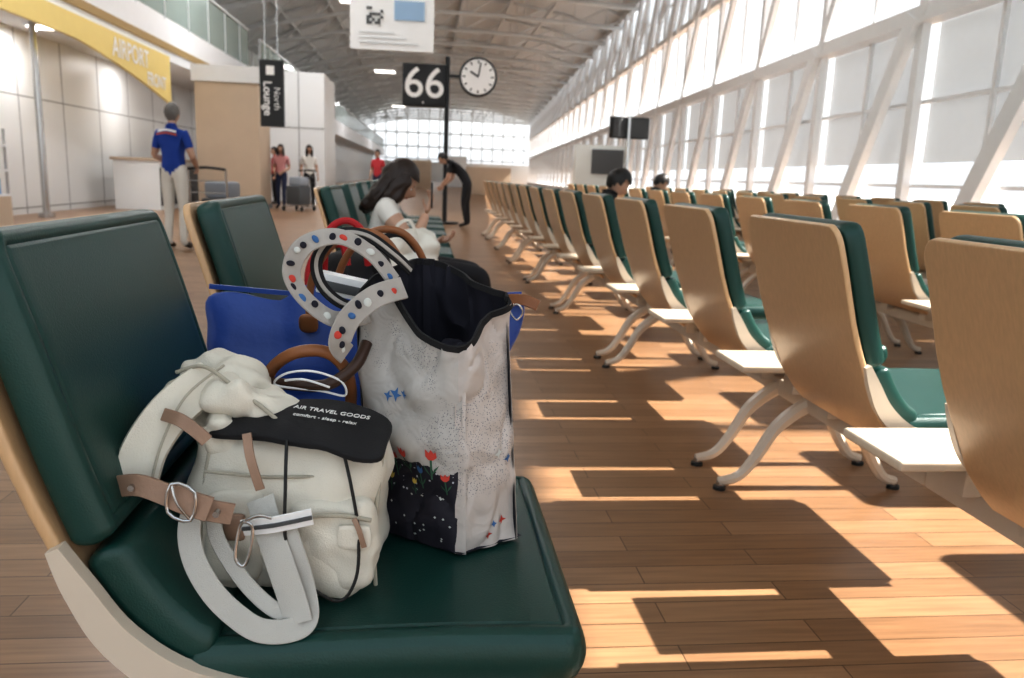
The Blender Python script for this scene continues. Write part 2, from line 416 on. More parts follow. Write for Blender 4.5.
for y in range(3, 124, 5):
    pr = [V((x, y, z)) for x, z in prof(y)]
    low = [V((-12, y, 7.0)), V((-8, y, 8.0)), V((-3, y, 8.9)), V((2, y, 9.1)), V((xr(y)*.75, y, 8.9)), V((xr(y), y, 8.8))]
    tube(a, low, .11, 'truss_grey', n=4)
    tube(a, [p-V((0, 0, .15)) for p in pr], .09, 'truss_grey', n=3)
    lc = cr(low, 2); uc = cr(pr, 2)
    for i in range(len(lc)-1):
        beam(a, lc[i], uc[i+1], .07, .07, 'truss_grey'); beam(a, lc[i+1], uc[i+1], .05, .05, 'truss_grey')
for (x, z) in ((-8, 9.4), (-5.5, 10.1), (-3, 10.7), (-.5, 10.85), (2, 10.9), (4.5, 10.4), (6.5, 9.8)):
    beam(a, (x, -3, z), (x+.0, 124, z), .14, .2, 'truss_grey')
a.obj('ceiling_truss')
a = Acc(); Y = 124
for x in [i*1.6-14 for i in range(20)]: beam(a, (x, Y, 0), (x, Y, 11), .16, .16, 'white_paint', up=(0, 1, 0))
for z in (.3, 3.2, 5, 7, 9, 10.9): beam(a, (-14, Y, z), (17, Y, z), .16, .2 if z > 1 else 1.4, 'white_paint')
box(a, -14, 17, Y-.3, Y-.1, 0, 2.8, 'white_panel')
a.obj('wall_end')
a = Acc()
box(a, -8.0, -7.6, 4, 120, 0, 3.4, 'white_panel')
for y in [5+1.9*i for i in range(16)]: box(a, -7.6, -7.596, y-.012, y+.012, 0, 3.4, 'panel_gap')
for z in (.12, 2.2): box(a, -7.6, -7.596, 4, 34, z-.01, z+.01, 'panel_gap')
a.obj('wall_left')
a = Acc(); box(a, -12, -6, 3, 29, 3.4, 4.35, 'white_paint'); box(a, -12, -6, 31, 120, 3.4, 4.35, 'white_paint')
box(a, -6.02, -5.97, 8, 29, 3.62, 3.78, 'gold_strip'); a.obj('balcony_slab')
a = Acc()
for y0, y1 in ((3, 29), (31, 118)):
    y = y0
    while y < y1-.5:
        box(a, -6.03, -6.0, y+.02, min(y+1.9, y1)-.02, 4.36, 5.5, 'glass_green'); box(a, -6.06, -5.98, y-.02, y+.02, 4.3, 5.55, 'truss_grey'); y += 1.9
    box(a, -6.07, -5.96, y0, y1, 5.5, 5.56, 'truss_grey')
a.obj('balcony_railing')
a = Acc(); box(a, -12.2, -12, -4, 124, 0, 7.7, 'wall_grey'); box(a, -10.2, -10, 3, 120, 4.35, 7.5, 'wall_grey')
for y in range(5, 118, 4): box(a, -10, -9.9, y, y+.25, 4.35, 7.5, 'white_paint')
a.obj('wall_upper_left')
a = Acc(); n = 24; vs = []; fs = []
for i in range(n+1):
    y = 8+12.0*i/n; zb = 3.08-.68*max(0, (y-14.6)/5.4)**1.4
    vs += [(-5.9, y, 3.46), (-5.9, y, zb), (-5.96, y, 3.46), (-5.96, y, zb)]
for i in range(n):
    o = i*4; fs += [(o, o+4, o+5, o+1), (o+2, o+3, o+7, o+6), (o+1, o+5, o+7, o+3), (o, o+2, o+6, o+4)]
fs += [(0, 1, 3, 2), (n*4, n*4+2, n*4+3, n*4+1)]
a.add(vs, fs, 'yellow_sign')
text(a, 'AIRPORT', .50, Matrix.Translation((-5.89, 17.5, 3.17)) @ FACE_PX, 'sign_white', bold=.006)
text(a, 'FRONT', .38, Matrix.Translation((-5.89, 19.0, 2.8)) @ FACE_PX, 'sign_white', bold=.006)
text(a, 'SHOPS', .30, Matrix.Translation((-5.89, 11.5, 3.3)) @ FACE_PX, 'sign_white')
a.obj('shop_fascia_sign')
a = Acc(); rbox(a, -5.55, -4.05, 20.6, 22, 0, 3.02, .03, 'tan_stone'); box(a, -5.57, -4.03, 20.58, 22, 0, .12, 'panel_gap'); box(a, -5.6, -4.0, 20.55, 22.1, 3.02, 3.4, 'white_paint'); a.obj('stone_pillar')
a = Acc(); rbox(a, -5.2, -3.2, 26.5, 29.5, 0, 4.0, .03, 'white_panel'); box(a, -4.0, -3.98, 26.48, 26.5, 0, 4.0, 'panel_gap'); box(a, -5.2, -3.2, 26.48, 26.5, 2.3, 2.32, 'panel_gap'); a.obj('service_core')
a = Acc(); disc(a, (-6.9, 15.6, 1.7), .06, 3.4, 'steel', n=20); disc(a, (-6.9, 15.6, .04), .14, .08, 'steel', n=20); a.obj('steel_column')
a = Acc()
for y in (13.0, 14.0): 
    box(a, -7.595, -7.55, y, y+.95, 0, 2.25, 'white_paint'); box(a, -7.55, -7.50, y+.80, y+.83, .95, 1.2, 'steel')
box(a, -7.59, -7.54, 12.92, 13, 0, 2.33, 'panel_gap'); box(a, -7.59, -7.54, 14.95, 15.03, 0, 2.33, 'panel_gap'); box(a, -7.59, -7.54, 12.92, 15.03, 2.25, 2.33, 'panel_gap')
a.obj('door_1')
a = Acc()
for y0, y1 in ((19.2, 23.6),): box(a, -7.0, -6.0, y0, y1, 0, 1.1, 'white_panel'); box(a, -7.05, -5.95, y0-.05, y1+.05, 1.1, 1.16, 'tan_stone'); box(a, -6.0, -5.99, y0, y1, .1, .95, 'dark_grey')
a.obj('service_counter')
a = Acc(); box(a, -6.6, -6.0, 11.6, 12.5, 0, .5, 'tan_stone')
for z in (.5, .85, 1.2): box(a, -6.6, -6.0, 11.6, 12.5, z, z+.03, 'white_paint')
for x in (-6.58, -6.04): 
    for y in (11.62, 12.46): box(a, x, x+.03, y, y+.03, .5, 1.45, 'steel')
for z in (.53, .88):
    for i in range(6): disc(a, (-6.12, 11.7+.14*i, z+.11), .035, .22, ['orange_red', 'sign_white', 'sign_blue'][i % 3], n=12)
a.obj('display_stand')
a = Acc(); box(a, -3.80, -3.27, 19.5, 19.62, 1.98, 3.45, 'sign_black')
for x in (-3.68, -3.4): beam(a, (x, 19.56, 3.45), (x, 19.56, 8.2), .02, .02, 'steel')
text(a, 'Lounge', .26, Matrix.Translation((-3.63, 19.48, 2.6)) @ FACE_CAM @ Matrix.Rotation(-math.pi/2, 4, 'Z'), 'sign_white', bold=.004)
text(a, 'North', .2, Matrix.Translation((-3.42, 19.48, 2.6)) @ FACE_CAM @ Matrix.Rotation(-math.pi/2, 4, 'Z'), 'sign_white')
box(a, -3.65, -3.47, 19.47, 19.5, 3.12, 3.32, 'sign_white')
a.obj('hanging_sign')
a = Acc(); box(a, -1.27, .10, 14, 14.05, 3.02, 4.7, 'sign_white')
for x in (-1.1, 0): beam(a, (x, 14.02, 4.7), (x, 14.02, 8.9), .02, .02, 'steel')
box(a, -.55, -.06, 13.98, 14, 3.50, 3.80, 'sign_blue')
for i in range(6):
    for j in range(6):
        if random.random() < .55: box(a, -1.0+i*.045, -.96+i*.045, 13.98, 14, 3.42+j*.045, 3.46+j*.045, 'dark_grey')
for j in range(3): box(a, -1.12, -.15-.2*j, 13.985, 14, 3.12+.08*j, 3.14+.08*j, 'truss_grey')
a.obj('hanging_banner')
a = Acc(); GX, GY = .42, 17.5
tube(a, [(GX, GY, .0), (GX, GY, 1.8), (GX, GY, 3.45)], .05, 'sign_black', seg=14); disc(a, (GX, GY, .02), .3, .04, 'sign_black')
rbox(a, GX-.93, GX-.03, GY-.09, GY+.09, 2.42, 3.28, .03, 'sign_black')
text(a, '66', .86, Matrix.Translation((GX-.48, GY-.095, 2.87)) @ FACE_CAM, 'sign_white', bold=.006)
disc(a, (GX-.5, GY-.092, 2.50), .02, .01, 'sign_white', 'Y', 12)
CX, CZ = GX+.64, 3.07
beam(a, (GX, GY, CZ), (CX, GY, CZ), .06, .06, 'sign_black')
disc(a, (CX, GY, CZ), .40, .16, 'sign_black', 'Y', 40); disc(a, (CX, GY-.085, CZ), .355, .02, 'sign_white', 'Y', 40)
for i in range(12):
    t = i*math.pi/6; c, s = math.sin(t), math.cos(t)
    beam(a, (CX+c*.27, GY-.10, CZ+s*.27), (CX+c*.33, GY-.10, CZ+s*.33), .025, .01, 'sign_black', up=(0, 1, 0))
beam(a, (CX, GY-.105, CZ), (CX-.16, GY-.105, CZ+.10), .035, .01, 'sign_black', up=(0, 1, 0))
beam(a, (CX, GY-.11, CZ), (CX+.05, GY-.11, CZ+.28), .025, .01, 'sign_black', up=(0, 1, 0))
a.obj('gate_number_sign')
a = Acc(); box(a, 3.7, 5.0, 20.0, 20.3, .0, 1.9, 'wall_grey'); box(a, 4.1, 4.9, 19.97, 20.0, 1.2, 1.8, 'dark_grey'); a.obj('gate_counter_board')
a = Acc(); tube(a, [(4.25, 17, 0), (4.25, 17, 1.5), (4.25, 17, 2.4)], .05, 'steel')
for x, r in ((4.02, .5), (4.46, -.1)):
    Mx = Matrix.Translation((x, 17, 2.15)) @ Matrix.Rotation(r, 4, 'Z')
    rbox(a, -.21, .21, -.05, .05, -.22, .22, .02, 'sign_black', Mx); box(a, -.19, .19, -.055, -.05, -.19, .19, 'dark_grey', Mx)
a.obj('monitor_stand')
a = Acc(); rbox(a, 2.2, 4.6, 44, 45, 0, 1.5, .03, 'tan_stone'); rbox(a, -1.6, .4, 60, 61, 0, 2.0, .03, 'tan_stone'); rbox(a, 1.5, 3.5, 70, 71, 0, 2.6, .03, 'white_panel'); a.obj('gate_kiosk')

# ------------------------------------------------------------------ foreground bags
a = Acc()
def bodyfn(q):
    x, y, z = q
    return (x*(1-.07*z)+.05*math.sin(z*3), y*(1-.16*z), z)
softbox(a, (-.178, 1.112, .594), (.130, .108, .118), 'cream_canvas', (0, 0, -6), 5, 24, .018, 9, bodyfn, 1)
softbox(a, (-.118, 1.012, .560), (.062, .026, .062), 'cream_canvas', (0, 0, -6), 4.5, 16, .010, 18, None, 4)
softbox(a, (-.240, 1.022, .570), (.042, .022, .066), 'cream_canvas', (0, 0, -6), 4, 12, .009, 18, None, 7)
softbox(a, (-.285, 1.14, .714), (.064, .058, .058), 'cream_canvas', (10, 25, 20), 3.5, 24, .034, 15, None, 9)
softbox(a, (-.235, 1.095, .728), (.055, .050, .026), 'cream_canvas', (-15, 25, -20), 3.5, 20, .024, 18, None, 12)
softbox(a, (-.262, 1.06, .700), (.030, .030, .030), 'cream_canvas', (10, 45, 10), 3, 12, .014, 22, None, 21)
# flap hem lines
tube(a, [(-.330, 1.085, .775), (-.29, 1.07, .787), (-.25, 1.055, .765), (-.215, 1.045, .742), (-.190, 1.04, .722)], .0028, 'cream_dark')
ribbon(a, [(-.285, 1.09, .766), (-.325, 1.05, .734), (-.352, 1.02, .692), (-.362, 1.00, .650)], .056, .022, 'cream_canvas', (.3, -1, .4))
for sgn in (-1, 1):
    tube(a, [(-.285+.02*sgn, 1.075, .778+.01*sgn), (-.325+.020*sgn, 1.036, .743+.012*sgn), (-.352+.024*sgn, 1.006, .696+.006*sgn), (-.362+.024*sgn, .986, .652)], .0018, 'cream_dark')
ribbon(a, [(-.330, 1.025, .734), (-.305, 1.008, .732), (-.285, 1.005, .718), (-.272, 1.005, .705)], .017, .004, 'tan_leather', (0, -1, .4))
for x0 in (-.288, -.060):
    tube(a, [(x0, 1.025, .49), (x0-.002, 1.018, .56), (x0+.004, 1.030, .64), (x0+.01, 1.055, .695)], .003, 'cream_dark')
tube(a, [(-.28, 1.016, .660), (-.2, 1.008, .655), (-.13, 1.008, .656), (-.07, 1.020, .655)], .0022, 'cream_dark')
ribbon(a, [(-.375, .975, .656), (-.340, .958, .664), (-.30, .950, .652), (-.262, .950, .636), (-.232, .957, .626)], .027, .005, 'tan_leather', (0, -1, .25))
ribbon(a, [(-.300, .945, .656), (-.280, .942, .648), (-.255, .942, .639)], .031, .006, 'tan_leather', (0, -1, .25))
for xx in (-.350, -.325, -.246): disc(a, (xx, .958 if xx < -.3 else .938, .662 if xx < -.3 else .636), .004, .010, 'steel', 'Y', 12)
bk = [(-.297, .937, .674), (-.270, .935, .664), (-.276, .935, .628), (-.303, .937, .638)]
tube(a, bk, .0023, 'steel', n=3, closed=True); tube(a, [bk[0], ((bk[0][0]+bk[3][0])/2+.01, .932, .651), bk[2]], .0016, 'steel')
ribbon(a, [(-.222, 1.002, .716), (-.216, .988, .692), (-.208, .983, .665), (-.203, .983, .648)], .012, .004, 'tan_leather', (0, -1, .2))
tube(a, [(-.172, .985, .600), (-.14, .979, .612), (-.10, .979, .613), (-.064, .988, .602)], .0030, 'cream_dark')
ribbon(a, [(-.085, .976, .610), (-.078, .971, .595), (-.072, .972, .572)], .007, .003, 'tan_leather', (0, -1, 0))
softbox(a, (-.085, .981, .582), (.022, .004, .017), 'cream_canvas', (0, 0, -6), 6, 6)
softbox(a, (-.240, .998, .590), (.014, .005, .018), 'tan_leather', (0, 0, -6), 6, 6)
gw = [(-.280, .975, .640), (-.286, .960, .605), (-.278, .948, .570), (-.256, .936, .535), (-.228, .927, .508), (-.196, .920, .489), (-.160, .922, .486), (-.140, .934, .494), (-.146, .950, .530), (-.160, .958, .575), (-.175, .968, .615)]
ribbon(a, gw, .029, .003, 'grey_webbing', (-.15, -.85, .5))
ribbon(a, [(-.262, .985, .625), (-.258, .975, .592), (-.240, .965, .560), (-.214, .952, .530), (-.185, .94, .508), (-.160, .935, .498)], .020, .003, 'grey_webbing', (-.15, -.8, .5))
ribbon(a, [(-.204, .985, .635), (-.190, .965, .600), (-.174, .95, .560), (-.157, .937, .515), (-.150, .928, .492)], .036, .0025, 'grey_webbing', (-.15, -.9, .3))
ribbon(a, [(-.222, .965, .604), (-.182, .952, .614), (-.135, .957, .622)], .022, .003, 'white_plastic', (0, -1, 0)); ribbon(a, [(-.222, .962, .604), (-.182, .949, .614), (-.135, .954, .622)], .005, .003, 'dark_grey', (0, -1, 0))
cb = [(-.222, .950, .612), (-.214, .947, .620), (-.206, .947, .610), (-.211, .945, .577), (-.219, .945, .562), (-.228, .947, .574)]
tube(a, cb, .0022, 'steel', closed=True)
tube(a, [(-.214, .947, .622), (-.198, .943, .63), (-.182, .943, .627)], .0022, 'steel')
a.obj('canvas_backpack')
a = Acc()
def capfn(q):
    x, y, z = q
    return (x*(1-.20*y)+.12*y, y, z-3.2*x*x-2.0*max(0, -y)**2+(1.0*max(0, x)))
softbox(a, (-.145, 1.050, .722), (.106, .056, .006), 'black_fabric', (8, 6, -14), 6, 20, .003, 20, capfn, 2)
TM = Matrix.Translation((-.138, 1.030, .7275)) @ Euler((math.radians(14), math.radians(5), math.radians(-12))).to_matrix().to_4x4()
text(a, 'AIR TRAVEL GOODS', .0115, TM @ Matrix.Translation((.014, .020, .0008)), 'white_ink')
text(a, 'comfort - sleep - relax', .0095, TM @ Matrix.Translation((.010, .003, .0002)), 'white_ink')
tube(a, [(-.172, 1.00, .708), (-.170, .972, .655), (-.168, .958, .585), (-.147, .958, .535), (-.105, .965, .500), (-.082, .970, .530), (-.080, .980, .590), (-.090, .99, .650), (-.105, 1.01, .705)], .0022, 'black_cord')
a.obj('black_pouch')
a = Acc(); tube(a, [(-.215, 1.17, .735), (-.20, 1.16, .755), (-.16, 1.15, .762), (-.12, 1.16, .745), (-.115, 1.17, .72), (-.15, 1.16, .73)], .0018, 'white_plastic', closed=True); 
tube(a, [(-.20, 1.16, .745), (-.17, 1.14, .752), (-.135, 1.15, .738)], .0018, 'white_plastic'); a.obj('charging_cable')

# --- printed tote
B_ = [V((-.092, 1.25, .484)), V((.060, 1.115, .484)), V((.163, 1.180, .484)), V((.020, 1.335, .484))]
T_ = [V((-.112, 1.235, .850)), V((.052, 1.118, .805)), V((.134, 1.195, .872)), V((.008, 1.325, .912))]
BULGE = [.018, .006, .02, .012]
def tote_pt(side, u, v, off=0.):
    b0, b1, t0, t1 = B_[side], B_[(side+1) % 4], T_[side], T_[(side+1) % 4]
    p = b0.lerp(b1, u).lerp(t0.lerp(t1, u), v)
    if side == 0: p.z += .045*v**3*math.exp(-((u-.30)/.22)**2)
    if side == 3: p.z += .02*v**3*math.sin(math.pi*u)
    e = (b1-b0).normalized(); n = e.cross(V((0, 0, 1))).normalized()
    corner = min(u, 1-u)*8; w = min(1, corner)
    disp = BULGE[side]*math.sin(math.pi*u)*math.sin(math.pi*min(1, v*1.05))
    disp += w*.013*(noise.noise(p*11)+.6*noise.noise(p*24+V((3, 1, 2))))
    disp += w*.009*math.sin(v*9+u*7+4*noise.noise(p*6))*v
    cre = abs(noise.noise(V((p.x*16, p.y*16, p.z*9))+V((9, 4, 1)))); disp -= w*.005*math.exp(-(cre/.07)**2)
    disp -= .012*math.exp(-(min(u, 1-u)/.05)**2)
    return p+n*(disp+off)
a = Acc(); nu, nv = 34, 46
for s in range(4):
    for off, mt in ((0, 'tote_front' if s in (0, 3) else 'tote_side'), (-.003, 'navy_lining')):
        vs = [tote_pt(s, i/nu, j/nv, off) for j in range(nv+1) for i in range(nu+1)]
        fs = [(j*(nu+1)+i, j*(nu+1)+i+1, (j+1)*(nu+1)+i+1, (j+1)*(nu+1)+i) for j in range(nv) for i in range(nu)]
        a.add(vs, fs, mt)
    ribbon(a, [tote_pt(s, i/12, 1, -.0015)-V((0, 0, .004)) for i in range(13)], .010, .005, 'black_fabric', (B_[(s+1) % 4]-B_[s]).cross(V((0, 0, 1))), n=2)
a.add([b+V((0, 0, .003)) for b in B_], [(0, 1, 2, 3)], 'navy_lining')
softbox(a, (.035, 1.225, .745), (.045, .045, .055), 'navy_lining', (0, 20, -40), 3, 14, .03, 16)
ribbon(a, [tote_pt(0, 1, j/10, .001) for j in range(11)], .006, .003, 'tote_side', (-.2, -1, 0), n=2)
def decal(poly, u0, v0, sc, mat, side=0):
    W0 = (B_[(side+1) % 4]-B_[side]).length; H0 = .36
    vs = [tote_pt(side, min(.99, max(.01, u0+x*sc/W0)), v0+y*sc/H0, .0022) for x, y in poly]; a.add(vs, [tuple(range(len(vs)))], mat)
def tulip(u0, v0, sc, col, side=0):
    decal([(-.08, -1.9), (.08, -1.9), (.08, 0), (-.08, 0)], u0, v0, sc, 'ink_green', side)
    decal([(0, -1.5), (.45, -.9), (.62, -.4), (.3, -.8)], u0, v0, sc, 'ink_green', side); decal([(0, -1.6), (-.45, -1.1), (-.6, -.5), (-.3, -1)], u0, v0, sc, 'ink_green', side)
    decal([(-.15, 0), (.15, 0), (.42, .3), (.45, .95), (.2, .62), (0, 1.0), (-.2, .62), (-.45, .95), (-.42, .3)], u0, v0, sc, col, side)
for (u, v, sc, c) in ((.13, .345, .014, 'ink_red'), (.30, .365, .017, 'ink_blue'), (.45, .39, .016, 'ink_red'), (.58, .43, .017, 'ink_red'), (.70, .37, .015, 'ink_blue'), (.80, .45, .018, 'ink_red'), (.90, .36, .013, 'ink_red'), (.38, .28, .011, 'ink_yellow'), (.62, .30, .010, 'ink_yellow')):
    tulip(u, v, sc, c)
for (x, y, q) in ((.45, .66, .012), (.53, .685, .009), (.39, .64, .009)):
    decal([(-.9, .1), (-.2, .3), (.1, .9), (.3, .25), (1, .4), (.3, -.15), (.2, -.8), (-.2, -.2)], x, y, q, 'ink_blue')
for (u, v, sc, c) in ((.45, .06, .008, 'ink_red'), (.70, .10, .008, 'ink_red'), (.55, .10, .006, 'ink_blue'), (.60, .42, .009, 'ink_pale'), (.75, .38, .008, 'ink_blue')):
    decal([(-1, 0), (-.3, .3), (0, 1), (.3, .3), (1, 0), (.3, -.3), (0, -1), (-.3, -.3)], u, v, sc, c, 1)
for i in range(26):
    u, v = random.uniform(.05, .95), random.uniform(.04, .26)
    decal([(-1, 0), (0, 1), (1, 0), (0, -1)], u, v, .0022, 'ink_pale')
hp = [(-.085, 1.215, .835), (-.13, 1.175, .835), (-.172, 1.165, .868), (-.190, 1.17, .905), (-.172, 1.18, .942), (-.125, 1.19, .955), (-.078, 1.20, .930), (-.045, 1.205, .890)]
ribbon(a, hp, .028, .004, 'floral_strap', (.5, -.7, .6))
hpb = [(-.070, 1.24, .850), (-.115, 1.21, .850), (-.150, 1.20, .880), (-.158, 1.205, .920), (-.130, 1.215, .955), (-.088, 1.225, .955), (-.045, 1.235, .925), (-.02, 1.25, .90)]
ribbon(a, hpb, .018, .004, 'black_fabric', (.2, -.8, .5)); ribbon(a, [V(p)+V((.0, -.003, .001)) for p in hpb], .006, .003, 'floral_strap', (.2, -.8, .5))
hp2 = [(-.03, 1.19, .882), (-.07, 1.16, .872), (-.105, 1.15, .842), (-.120, 1.15, .805), (-.112, 1.165, .785)]
ribbon(a, hp2, .034, .004, 'floral_strap', (.3, -.8, .35))
for path, off in ((hp, -.005), (hp2, -.004)):
    Q = cr(path, 5)
    for k2 in range(2, len(Q)-1, 2):
        c = ['navy_lining', 'ink_red', 'navy_lining', 'ink_pale', 'navy_lining', 'ink_blue'][(k2//2) % 6]
        softbox(a, Q[k2]+V((random.uniform(-.004, .004), off, random.uniform(-.003, .007))), (random.uniform(.004, .007), .0015, random.uniform(.004, .006)), c, (0, random.uniform(0, 90), 0), k=2, n=4)
a.obj('printed_tote_bag')

# --- blue tote
a = Acc()
def bluefn(q):
    x, y, z = q; t = (z+1)/2
    return (x*(.76+.26*t), y*(1-.88*t**1.5), z+.07*t*(x*x)-.03*t)
softbox(a, (-.11, 1.575, .642), (.305, .090, .168), 'blue_nylon', (0, 0, 0), 7, 34, .036, 7, bluefn, 5)
ribbon(a, [(-.41, 1.575, .822), (-.25, 1.57, .812), (-.1, 1.57, .808), (.05, 1.57, .812), (.195, 1.575, .820)], .010, .006, 'blue_nylon', (0, -1, 0))
for yy in (1.53, 1.615):
    for sh in ((0,) if yy < 1.56 else (.04,)):
        tube(a, [(-.215+sh, yy, .745), (-.212+sh, yy-.015, .83), (-.185+sh, yy-.03, .895), (-.135+sh, yy-.04, .938), (-.075+sh, yy-.04, .930), (-.035+sh, yy-.02, .86), (-.03+sh, yy, .75)], .0075, 'brown_leather', seg=10)
softbox(a, (-.215, 1.508, .765), (.018, .006, .02), 'brown_leather', (20, 0, 0), 3, 6); softbox(a, (-.03, 1.508, .765), (.018, .006, .02), 'brown_leather', (20, 0, 0), 3, 6)
ribbon(a, [(.165, 1.55, .812), (.195, 1.53, .815), (.222, 1.52, .806)], .022, .006, 'brown_leather', (0, -1, .2))
tube(a, [(.165, 1.51, .80), (.18, 1.505, .81), (.19, 1.505, .795), (.178, 1.505, .78)], .002, 'steel', closed=True)
a.obj('blue_tote_bag')
a = Acc()
softbox(a, (-.17, 1.31, .572), (.11, .055, .088), 'dark_brown', (0, 0, -4), 4, 14, .008, 10)
tube(a, [(-.245, 1.285, .645), (-.243, 1.24, .705), (-.228, 1.21, .750), (-.190, 1.19, .780), (-.145, 1.19, .782), (-.118, 1.20, .755), (-.112, 1.235, .71), (-.118, 1.28, .650)], .0095, 'brown_leather', seg=10)
tube(a, [(-.225, 1.20, .73), (-.19, 1.175, .735), (-.14, 1.165, .738), (-.10, 1.175, .765), (-.085, 1.20, .795)], .009, 'dark_brown', seg=10)
a.obj('brown_handbag')
a = Acc(); Mx = Matrix.Translation((-.135, 1.40, .850)) @ Matrix.Rotation(.2, 4, 'Y'); rbox(a, -.048, .048, -.02, .02, -.016, .020, .004, 'white_plastic', Mx); rbox(a, -.040, .040, -.023, .0, -.008, .008, .002, 'dark_grey', Mx); a.obj('camera_box')
a = Acc()
softbox(a, (-.17, 2.16, .668), (.10, .14, .175), 'black_fabric', (0, -8, 0), 4, 16, .02, 8)
tube(a, [(-.27, 1.98, .70), (-.28, 1.98, .80), (-.25, 1.99, .86), (-.20, 2.0, .87), (-.19, 2.0, .82)], .010, 'red_fabric')
tube(a, [(-.25, 2.03, .80), (-.235, 2.0, .90), (-.19, 2.0, .93), (-.15, 2.0, .90), (-.14, 2.02, .82)], .009, 'red_fabric')
tube(a, [(-.12, 2.03, .80), (-.11, 2.0, .88), (-.06, 2.0, .90), (-.02, 2.02, .86)], .008, 'black_fabric')
softbox(a, (-.05, 2.14, .61), (.06, .10, .12), 'red_fabric', (0, 0, 0), 3.5, 12, .015, 10)
a.obj('black_rucksack')

# ------------------------------------------------------------------ people
def skin_eval(nodes, edges, sub=2):
    me = bpy.data.meshes.new('tmp'); names = list(nodes)
    me.from_pydata([nodes[n][0] for n in names], [(names.index(e[0]), names.index(e[1])) for e in edges], [])
    o = bpy.data.objects.new('tmp', me); scene.collection.objects.link(o)
    sk = o.modifiers.new('s', 'SKIN'); sk.use_smooth_shade = True
    seen = set(); adj = {}
    for e in edges: adj.setdefault(e[0], []).append(e[1]); adj.setdefault(e[1], []).append(e[0])
    sv = me.skin_vertices[0].data
    for i, n in enumerate(names):
        r = nodes[n][1]; sv[i].radius = r if isinstance(r, tuple) else (r, r); sv[i].use_root = False
    for n in names:
        if n in seen: continue
        sv[names.index(n)].use_root = True; st = [n]
        while st:
            q = st.pop()
            if q in seen: continue
            seen.add(q); st += adj.get(q, [])
    sb = o.modifiers.new('b', 'SUBSURF'); sb.levels = sub; sb.render_levels = sub
    dg = bpy.context.evaluated_depsgraph_get(); m2 = bpy.data.meshes.new_from_object(o.evaluated_get(dg))
    vs = [v.co.copy() for v in m2.vertices]; fs = [list(p.vertices) for p in m2.polygons]
    bpy.data.objects.remove(o); bpy.data.meshes.remove(me); bpy.data.meshes.remove(m2)
    return vs, fs
def segd(p, a0, b0):
    ab = b0-a0; t = max(0, min(1, (p-a0).dot(ab)/max(ab.dot(ab), 1e-9))); return (p-a0-ab*t).length
def hand(a, wr, d, n, side, M4, curl=.5, mat='skin'):
    d = d.normalized(); n = (n-d*n.dot(d)).normalized(); s = d.cross(n)*side
    nodes = {}; edges = []
    for k, (off, l) in enumerate(((-.028, .062), (-.010, .072), (.010, .070), (.028, .058))):
        p = wr+s*off*.45; q = wr+d*.085+s*off; nodes[f'm{k}'] = (p, .014); nodes[f'k{k}'] = (q, .0115); edges.append((f'm{k}', f'k{k}'))
        ang = 0; c = q; pv = f'k{k}'
        for j, fr in enumerate((.45, .32, .23)):
            ang += curl*(.6+.25*j)+.05*k; c = c+(d*math.cos(ang)+n*math.sin(ang))*l*fr; nm = f'f{k}{j}'; nodes[nm] = (c.copy(), .009-.001*j); edges.append((pv, nm)); pv = nm
    nodes['t0'] = (wr+d*.02-s*.018, .013); nodes['t1'] = (wr+d*.05-s*.045+n*.012, .011); nodes['t2'] = (wr+d*.078-s*.050+n*.030, .009); nodes['t3'] = (wr+d*.098-s*.042+n*.042, .0075)
    edges += [('t0', 't1'), ('t1', 't2'), ('t2', 't3')]
    vs, fs = skin_eval(nodes, edges, 1); a.add(vs, fs, mat, M4)
